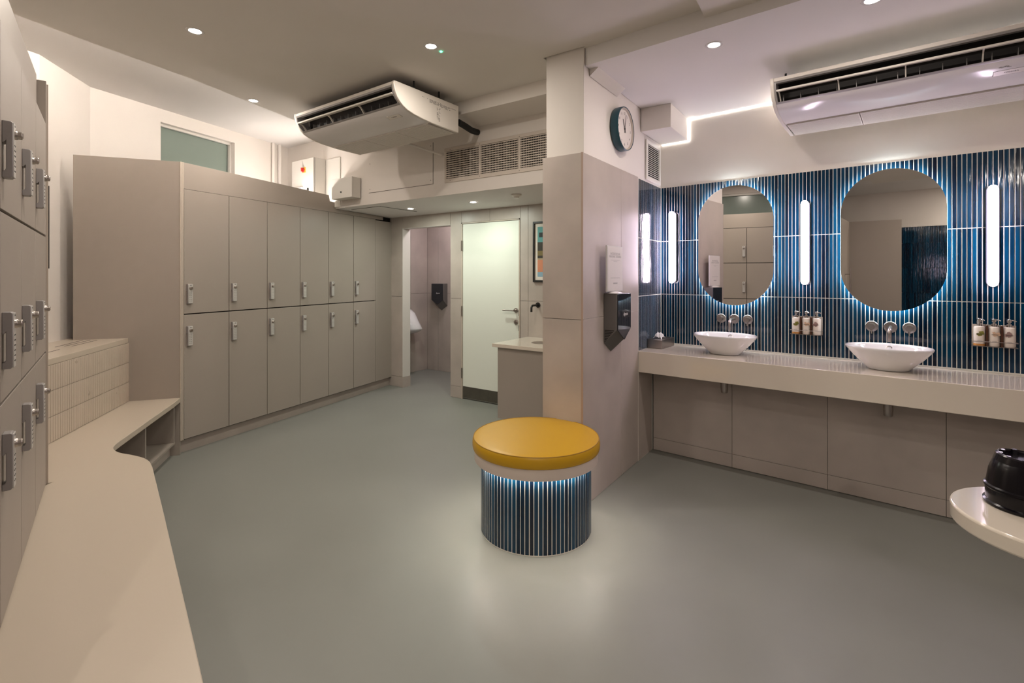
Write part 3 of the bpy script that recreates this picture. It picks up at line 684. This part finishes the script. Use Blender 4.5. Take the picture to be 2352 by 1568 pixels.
# ================================================================== AIR CONDITIONERS
def aircon(label, loc, rotz, L, seams, lab_x, badge, extra):
    """ceiling unit: local x 0..L along, front outlet looks to -y, depth .63, top at 0"""
    t = thing('air_conditioner', label, 'air conditioner', loc, rotz, 'ceiling air conditioners')
    D = .657; H = .214
    # side profile (y, z): front lip at y=0 top, curved underneath to flat rear bottom
    prof = [(.0, -.002), (-.004, -.02), (.004, -.05), (.014, -.078), (.030, -.105), (.052, -.130), (.082, -.153), (.125, -.173), (.185, -.188), (.265, -.199), (.36, -.207), (.46, -.211), (D, -H), (D, 0), (.02, 0)]
    M = Matrix(((0, 0, 1, 0), (1, 0, 0, 0), (0, 1, 0, 0), (0, 0, 0, 1)))
    for a, b in ((0, .022), (L-.022, L)):
        MB().prism(prof, a, b, M).build('end_cap', WHITEP, t, bevel=.004)
    # shell: top/front lip and lower belly, leaving the outlet open between
    lip = [(.001, -.004), (-.002, -.026), (.016, -.030), (.03, -.004)]
    MB().prism(lip, .0225, L-.0225, M).build('front_lip', WHITEP, t, bevel=.002)
    belly = [(.074, -.1455), (.084, -.152), (.104, -.163), (.127, -.172), (.155, -.180), (.187, -.187), (.225, -.193), (.267, -.198), (.36, -.2055), (.36, -.19), (.27, -.182), (.19, -.170), (.13, -.155), (.09, -.138)]
    MB().prism(belly, .0225, L-.0225, M).build('belly_panel', WHITEG, t)
    MB().prism([(.13, -.006), (.13, -.14), (.36, -.188), (D-.002, -.20), (D-.002, -.002), (.03, -.002)], .023, L-.023, M).build('inner_box', SHADOWB, t)
    MB().prism([(.0, -.026), (.006, -.037), (.03, -.037), (.028, -.026)], .0225, L-.0225, M).prism([(.060, -.137), (.073, -.146), (.10, -.146), (.09, -.134)], .0225, L-.0225, M).prism([(.002, -.026), (.010, -.075), (.032, -.112), (.073, -.146), (.12, -.146), (.10, -.026)], .0225, .032, M).prism([(.002, -.026), (.010, -.075), (.032, -.112), (.073, -.146), (.12, -.146), (.10, -.026)], L-.032, L-.0225, M).build('outlet_surround', GREYM, t)
    bx(.03, L-.03, .02, .13, -.022, -.006).build('outlet_roof', SHADOWB, t)
    # louvre blade and vanes
    MB().prism([(.004, -.076), (.008, -.086), (.040, -.082), (.042, -.074)], .034, L-.034, M).build('louvre_blade', WHITEP, t, bevel=.001)
    n = max(2, round(L/.36))
    for k in range(n+1):
        xx = .045+(L-.09)*k/n
        MB().prism([(.010, -.084), (.04, -.078), (.09, -.125), (.075, -.132), (.045, -.095)], xx-.003, xx+.003, M).build('louvre_arm', WHITEP, t)
    nv = int((L-.1)/.085)
    for k in range(nv):
        xx = .06+k*(L-.12)/(nv-1); MB().prism([(.075, -.095), (.11, -.09), (.12, -.145), (.080, -.135)], xx-.0015, xx+.0015, M).build('air_vane', DGREY, t)
    # intake grille underneath
    edges = [.03]+seams+[L-.03]
    for a, b in zip(edges, edges[1:]):
        g_ = bx(a+.002, b-.002, .350, D-.006, -H-.0005, -H+.012).build('intake_grille', FILT, t, bevel=.001)
        m = MB(); nn_ = 15
        for k in range(nn_):
            yy = .362+k*(D-.38)/(nn_-1); m.box(a+.008, b-.008, yy-.0013, yy+.0013, -H-.0018, -H-.0004)
        m.build('grille_bars', WHITEP, g_)
    # brand badge on the belly
    ang = math.radians(73)
    Mb = Matrix.Translation((lab_x, .158, -.1808)) @ Matrix.Rotation(PI/2, 4, 'X') @ Matrix.Rotation(ang, 4, 'X')
    m = MB().box(-.066, .066, -.020, .020, -.0005, .0016); m.bm.transform(Mb); bd_ = m.build('badge', INKG if 0 else WHITEP, t, bevel=.001)
    m = MB()
    for q in ((-.068, .068, .020, .0212), (-.068, .068, -.0212, -.020), (-.068, -.0665, -.0212, .0212), (.0665, .068, -.0212, .0212)): m.box(q[0], q[1], q[2], q[3], -.0005, .0012)
    m.bm.transform(Mb); m.build('badge_outline', INKG, t)
    text('TOSHIBA', .0135, 'brand_lettering', INK, t, Mb @ Matrix.Translation((0, 0, .0017)), .0002)
    gap = ZC-loc[2] if loc[0] < XS else ZV-loc[2]
    for xx in (.06, L-.03):
        for yy in (.22, .48):
            MB().box(xx-.03, xx+.008, yy-.035, yy+.035, .0005, .012).tube([(xx-.012, yy, .010), (xx-.012, yy, gap-.001)], .007, 8).build('hanging_bracket', BLACKM, t)
    return t
L1 = 1.242
a1 = aircon('white ceiling air conditioner hung over the lockers, left one of the two', (-3.847, 2.373, 2.780), math.radians(-1.3), L1, [.456, .85], 1.06, 1, 0)
# small print on the visible end of the left unit
m = MB(); rnd = random.Random(3)
for k in range(30):
    u = .25+k*.0125
    for r in range(1 if k < 7 or k > 24 else 5):
        if rnd.random() < .25: continue
        z_ = -.036-r*.0055-(.006 if k > 16 else 0); m.box(L1-.0005, L1+.0007, u, u+rnd.uniform(.006, .011), z_-.0022, z_)
for r in range(13):
    for c in range(4):
        if rnd.random() < .62: z_ = -.078-r*.0085; m.box(L1-.0005, L1+.0007, .415+c*.0095, .415+c*.0095+rnd.uniform(.003, .008), z_-rnd.uniform(.002, .005), z_)
m.build('small_print', INK, a1)
L2 = 1.62
a2 = aircon('white ceiling air conditioner above the vanity mirrors, right one of the two', (*VP(1.008, .757), 2.652), VA, L2, [.43, 1.19], 1.075, 1, 1)
m = MB(); rnd = random.Random(9)
Mb = Matrix.Translation((1.05, .112, -.1665)) @ Matrix.Rotation(PI/2, 4, 'X') @ Matrix.Rotation(math.radians(65), 4, 'X')
for k in range(14): 
    x_ = rnd.uniform(-.022, .022); y_ = rnd.uniform(-.006, .006); m.box(x_-.004, x_+.004, y_-.0006, y_+.0006, 0, .001)
m.bm.transform(Mb); m.build('sticker_marks', INKG, a2)
pp = MB().tube([(-2.62, 3.035, 2.665), (-2.63, 3.12, 2.66), (-2.70, 3.30, 2.675), (-2.745, 3.45, 2.70)], .026, 12).build('insulated_pipe', FOAM); tag(pp, 'black foam-wrapped pipe running from the left air conditioner into the bulkhead', 'pipe')
pc = MB().tube([(-3.33, 3.05, 2.63), (-3.157, 3.43, 2.555)], .011, 10).build('drain_pipe', PLASTER); tag(pc, 'thin white drain pipe slanting under the left air conditioner', 'pipe')

# ================================================================== BULKHEAD ITEMS (local frame of the bulkhead)
def BH(x, y): return (bho[0]+math.cos(BB)*x-math.sin(BB)*y, bho[1]+math.sin(BB)*x+math.cos(BB)*y)
gr = thing('air_grille', 'long beige three-bay air grille on the bulkhead above the white door', 'vent', (*BH(0, -.006), 0), BB)
X0, X1 = 1.092, 2.325; Z0, Z1 = 2.325, 2.578
m = MB().box(X0-.02, X1+.02, -.008, 0, Z0-.035, Z0).box(X0-.02, X1+.02, -.008, 0, Z1, Z1+.03).box(X0-.02, X0, -.008, 0, Z0, Z1)
bays = [X0, X0+.395, X0+.814, X1]
for b in bays[1:]: m.box(b-.012, b+.012, -.008, 0, Z0, Z1)
m.build('grille_frame', BEIGE_AL, gr, bevel=.001)
bx(X0, X1, -.0015, 0, Z0, Z1).build('grille_back', SHADOWB, gr)
for a, b in zip(bays, bays[1:]):
    a += .012 if a > X0 else 0; b -= .012
    m = MB()
    for k in range(13):
        z = Z0+.010+k*(Z1-Z0-.018)/12; m.box(a, b, -.0095, -.0065, z-.0038, z+.0038)
    m.build('louvres', BEIGE_AL, gr)
    m = MB(); x = a+.008
    while x < b: m.box(x-.0016, x+.0016, -.0045, -.002, Z0, Z1); x += .0165
    m.build('rear_fins', BEIGE_AL, gr)
m = MB()
for b in (X0+.05, X0+.395, X0+.814, X1):
    for z in (Z0-.018, Z1+.012): m.lathe([(0, .007), (.003, .007), (.003, .0095), (0, .0095)], 8, Matrix.Translation((b, 0, z)) @ RY)
m.build('screws', INK, gr)
apn = thing('access_panel', 'flush white access panel on the bulkhead left of the air grille', 'panel', (*BH(0, -.006), 0), BB)
bx(.0, .920, -.004, 0, 2.300, 2.69).build('panel', PLASTER, apn)
m = MB().box(.0, .920, -.0015, 0, 2.296, 2.3005).box(.9195, .924, -.0015, 0, 2.296, 2.69)
m.build('shadow_gap', JOINT, apn)
m = MB()
for x, z in ((.02, 2.335), (.02, 2.60), (.895, 2.335), (.895, 2.66)): m.lathe([(0, .003), (.004, .003), (.004, .0055), (0, .0055)], 8, Matrix.Translation((x, 0, z)) @ RY)
m.build('screws', INK, apn)
b1 = thing('switch_enclosure', 'tall grey-white electrical enclosure with a red and yellow isolator, on the back plate', 'electrical box', (-5.345, 3.268, 2.205), BB)
bx(0, .415, .022, .153, 0, .541).build('box', WHITEB, b1, bevel=.002)
bx(-.002, .413, 0, .018, .0, .537).build('box_door', WHITEB, b1, bevel=.003)
bx(.004, .411, .017, .023, .0, .539).build('seal', DARK, b1)
MB().box(.210, .270, -.006, 0, .385, .445).build('yellow_plate', YLW, b1, bevel=.002)
MB().lathe([(0, .006), (.026, .006), (.025, .016), (.020, .020), (0, .021)], 24, Matrix.Translation((.234, 0, .415)) @ RY).box(.229, .239, -.034, -.018, .395, .437).build('red_isolator', RED, b1)
MB().box(.09, .225, -.022, 0, .095, .225).build('controller', WHITEG, b1, bevel=.004)
bx(.102, .155, -.0232, -.0215, .155, .205).build('screen', LCD, b1)
MB().prism(stadium(.014, .030, 8), 0, .008, Matrix.Translation((.315, 0, .175)) @ RY).build('latch', BLACKM, b1)
bpl = bx(-1.20, -.47, -.016, -.001, 2.19, 2.742).build('mounting_board', WHITEB, loc=(*bho, 0), rotz=BB, bevel=.004); tag(bpl, 'white mounting board on the wall behind the electrical boxes', 'board')
b2 = thing('junction_enclosure', 'small square cream electrical box with a key lock, at the bulkhead corner', 'electrical box', (-4.658, 3.309, 2.255), BB)
bx(0, .338, .014, .113, 0, .213).build('box', WHITEB, b2, bevel=.002)
bx(-.002, .340, 0, .013, 0, .215).build('box_door', WHITEB, b2, bevel=.002)
MB().lathe([(0, 0), (.010, 0), (.010, .004), (0, .005)], 16, Matrix.Translation((.16, 0, .065)) @ RY).build('key_lock', DARK, b2)
for i, q in enumerate((1.86, 1.955)):
    o = MB().tube([(*WP(q, -.030), 2.0), (*WP(q, -.030), ZH)], .020, 12).build('riser_pipe', PLASTER)
    tag(o, ['white vertical pipe in the corner past the window, the left of two', 'white vertical pipe in the corner past the window, the right of two'][i], 'pipe', 'twin riser pipes')
# ================================================================== SMALL VANITY by the door
vv = thing('small_vanity', 'taupe vanity cabinet with pale top beside the white door, half hidden by the column', 'vanity unit', (-2.851, 3.789, 0), 0)
bx(.045, 1.17, .030, .625, .075, .752).build('cabinet', LAM, vv, bevel=.001)
bx(.085, 1.17, .08, .625, 0, .075).build('plinth', LAMD, vv)
bx(0, 1.175, 0, .630, .753, .787).build('worktop', VTOP, vv, bevel=.002)
m = MB().lathe([(.0, -.0), (.075, .0), (.083, .001), (.085, .0025), (0, .003)], 40, Matrix.Translation((.355, .30, .7865)))
m.build('inset_bin_ring', STEEL, vv)
bt = thing('black_wall_tap', 'black spout tap on the tiled wall over the small vanity', 'tap', (*BW(1.040), 1.105), BA)
pts = [(0, 0, .02), (0, -.10, .02)]
for k in range(1, 7): a = k/6*PI/2; pts.append((0, -.10-.03*math.sin(a), .02-.03*(1-math.cos(a))))
pts.append((0, -.13, -.045))
m = MB().tube(pts, .011, 12); m.lathe([(0, 0), (.028, 0), (.028, .006), (0, .006)], 24, Matrix.Translation((0, 0, .02)) @ RY); m.build('spout', BLACKM, bt)
pf = thing('framed_print', 'black-framed abstract print in teal, black and coral, cut off by the column', 'picture', (*BW(.987), 0), BA)
MB().box(0, .45, -.022, -.001, 1.365, 1.385).box(0, .45, -.022, -.001, 1.975, 1.995).box(0, .018, -.022, -.001, 1.385, 1.975).box(.432, .45, -.022, -.001, 1.385, 1.975).build('frame', BLACKM, pf, bevel=.001)
bx(.018, .432, -.008, -.001, 1.385, 1.975).build('mount', mat('cream_mount', (.76, .70, .62), .7), pf)
ART = [((.052, .398, 1.42, 1.60), (.62, .24, .13)), ((.052, .398, 1.60, 1.78), (.035, .03, .02)), ((.052, .398, 1.78, 1.94), (.10, .33, .32)), ((.052, .20, 1.42, 1.47), (.25, .40, .50)), ((.052, .16, 1.64, 1.69), (.20, .15, .05)), ((.07, .15, 1.83, 1.88), (.01, .02, .02)), ((.052, .398, 1.595, 1.612), (.40, .32, .20))]
for i, ((a, b, c, d), cc) in enumerate(ART):
    bx(a, b, -.0086-.0001*i, -.008, c, d).build('print_patch', mat('print_ink', cc, .6), pf)
# ================================================================== URINAL
un = thing('urinal', 'white ceramic urinal on the left wall of the small washroom', 'urinal', (-5.386, 5.06, .575), 0)
def ring(cx, cy, rx, ry, z, n=28): return [(cx+rx*math.cos(2*PI*k/n), cy+ry*math.sin(2*PI*k/n), z) for k in range(n)]
m = MB(); secs = [(.0, .0, .05, .07), (.015, .0, .14, .12), (.06, .0, .27, .165), (.085, .0, .30, .17), (.10, .0, .305, .165), (.20, .0, .22, .155), (.31, .0, .14, .14), (.36, .0, .07, .10)]
rs = []
for z, cx, rx, ry in secs:
    rs.append([m.bm.verts.new((max(0, rx*math.cos(-PI/2+PI*k/24)), ry*math.sin(-PI/2+PI*k/24), z)) for k in range(25)])
for a, b in zip(rs, rs[1:]):
    for k in range(24): m.bm.faces.new((a[k], a[k+1], b[k+1], b[k]))
    m.bm.faces.new((a[0], b[0], b[24], a[24]))
m.bm.faces.new(rs[0]); m.bm.faces.new(rs[-1])
m.build('bowl', CERAM, un, smooth=60)
# ================================================================== HAIR-DRYING COUNTER at the right edge
cxx, cyy, rr_ = .405, 1.725, .200
arc = [(cxx+rr_*math.cos(a)*1.0, cyy+rr_*math.sin(a)) for a in [PI/2+PI*k/40 for k in range(41)]]
hc = thing('rounded_counter', 'round-ended pale counter jutting in at the right edge of the photo', 'counter', (0, 0, 0))
MB().prism([(1.889, cyy-rr_), (1.889, cyy+rr_)]+arc, .808, .850).build('counter_top', VTOP, hc, bevel=.006, seg=3)
bx(.70, 1.88, cyy-.10, cyy+.10, 0, .807).build('pedestal', STONE, hc)
bp_ = thing('black_pot', 'glossy black ribbed pot with a slanted top, standing on the round-ended counter', 'pot', (.362, 1.778, .8505), 0)
m = MB().lathe([(0, 0), (.082, 0), (.086, .002), (.086, .007), (.081, .010), (.0815, .040), (.084, .043), (.084, .048), (.080, .051), (.075, .085), (.066, .112), (.062, .118), (0, .118)], 48)
m.build('body', BLACK, bp_)
m = MB().lathe([(.066, -.006), (.062, .010), (.057, .014), (.053, .010), (.053, .002), (0, .002)], 40, rotM((0, 0, .114), 0, math.radians(5), 0))
for k in range(10):
    a = 2*PI*k/10; m.box(.052*math.cos(a)-.005, .052*math.cos(a)+.005, .052*math.sin(a)-.005, .052*math.sin(a)+.005, .116, .131)
m.build('notched_rim', BLACK, bp_, bevel=.001)

# ================================================================== CEILING LIGHTS
def downlight(label, x, y, z, power, colr=(1, .91, .81), spot=135, seen=True, tilt=0):
    t = thing('downlight', label, 'ceiling light', (x, y, z), 0, 'recessed downlights')
    MB().lathe([(.034, -.003), (.046, -.003), (.048, 0), (.034, .0)], 32).lathe([(.034, -.003), (.030, -.0005)], 32).build('trim_ring', STEEL if 0 else WHITEG, t)
    MB().lathe([(0, -.0012), (.033, -.0012), (.033, 0), (0, 0)], 32).build('lens', E_SPOT, t)
    light('DISK', 'downlight_beam', (0, 0, -.006), power, colr, .07, parent=t)
    return t
downlight('ceiling downlight near the top left, above the bench', -3.14, 1.319, ZC, P_SPOT)
downlight('ceiling downlight close to the bright cove edge, above the lockers', -4.007, 2.115, ZC, P_SPOT*.8)
downlight('ceiling downlight beside a tiny green lamp, in front of the column', -2.152, 2.235, ZC, P_SPOT)
g_ = MB().lathe([(0, -.006), (.006, -.005), (.008, 0)], 12, Matrix.Translation((-2.150, 2.323, ZC))).build('indicator_lamp', E_GREEN); tag(g_, 'tiny green indicator light on the ceiling beside a downlight', 'indicator light')
downlight('vanity-side ceiling downlight nearer the column', -.656, 2.958, ZV, P_SPOT_VAN, (1, .90, .82))
downlight('vanity-side ceiling downlight cut by the top edge of the photo', .068, 2.900, ZV, P_SPOT_VAN, (1, .90, .82))
downlight('soffit downlight above the washroom opening', -4.089, 3.921, ZS-.002, P_SPOT_DOOR, (.92, 1, .88), 125)
downlight('soffit downlight above the white door', -3.197, 3.931, ZS-.002, P_SPOT_DOOR, (.92, 1, .88), 125)
for i, (x, y) in enumerate(((-1.9, .75), (-.25, 1.2), (.9, -1.3), (1.2, .4), (1.1, -2.8))):  # unseen downlights added to brighten the room and its mirror reflections
    downlight('unseen downlight added for fill light, '+['over the middle of the room', 'over the floor right of the camera', 'behind the camera', 'near the right wall', 'by the far rear wall'][i], x, y, ZH if y < -.9 else ZC if x < -.526 else 2.80, P_SPOT*(.8, .5, 2.6, .5, 2.6)[i])
smk = thing('smoke_detector', 'small white round detector on the soffit right of the downlights', 'smoke detector', (-2.56, 3.774, ZS-.001))
MB().lathe([(0, -.034), (.022, -.034), (.026, -.022), (.046, -.012), (.050, 0)], 32).build('dome', WHITEP, smk)
ht_ = thing('ceiling_hatch', 'flush square hatch in the soffit left of the downlights', 'hatch', (*BH(0, 0), ZS))
ht_.rotation_euler = (0, 0, BB)
bx(-.49, -.02, .155, .68, -.004, -.0005).build('hatch_panel', CEILW, ht_, bevel=.001)
m = MB().box(-.49, .0, .148, .154, -.003, -.0005).box(-.018, -.010, .148, .70, -.003, -.0005); m.build('shadow_gap', JOINT, ht_)
# washroom lamp
wl = thing('washroom_light', 'round ceiling lamp inside the small washroom, out of view', 'ceiling light', (-4.55, 4.95, 2.42))
MB().lathe([(0, -.03), (.12, -.03), (.13, 0)], 32).build('lens', mat('washroom_lens', (1, 1, 1), .5, emit=(1, .88, .92), es=20), wl)
# uplight battens on top of the long locker bank and beside the cove edge
def batten(label, p, q, z, wd, em=None):
    L = math.dist(p, q); a = math.atan2(q[1]-p[1], q[0]-p[0])
    t = thing('cove_batten', label, 'strip light', (*p, z), a)
    bx(0, L, -wd/2-.01, wd/2+.01, -.02, 0).build('tray', WHITEB, t)
    bx(.01, L-.01, -wd/2, wd/2, 0, .012).build('led_strip', em or E_COVE, t)
    return t
batten('hidden light batten on top of the ceiling slab edge, washing the window wall', (-4.14, 2.40), (-3.62, .25), ZC+.122, .03)
batten('hidden light batten on top of the lockers below the electrical boxes', KP(1.10, .26), KP(1.66, .26), 2.165, .03, E_COVE3)
batten('hidden light batten between the vanity air conditioner and the wall', VP(2.5, .03), VP(.98, .03), 2.66, .02, E_COVE2)
ll = thing('line_light', 'thin bright light line along the top of the vanity wall and round the boxed duct', 'strip light', (*VO, 0), VA)
bx(.24, .98, -.008, -.0005, ZV-.009, ZV-.001).box(2.6, VL, -.008, -.0005, ZV-.009, ZV-.001).build('top_strip', E_LINE, ll)
bx(.240, .248, -.008, -.0005, 2.552, ZV-.009).build('side_strip', E_LINE, ll)
bx(.01, .240, -.008, -.0005, 2.552, 2.559).build('lower_strip', E_LINE, ll)
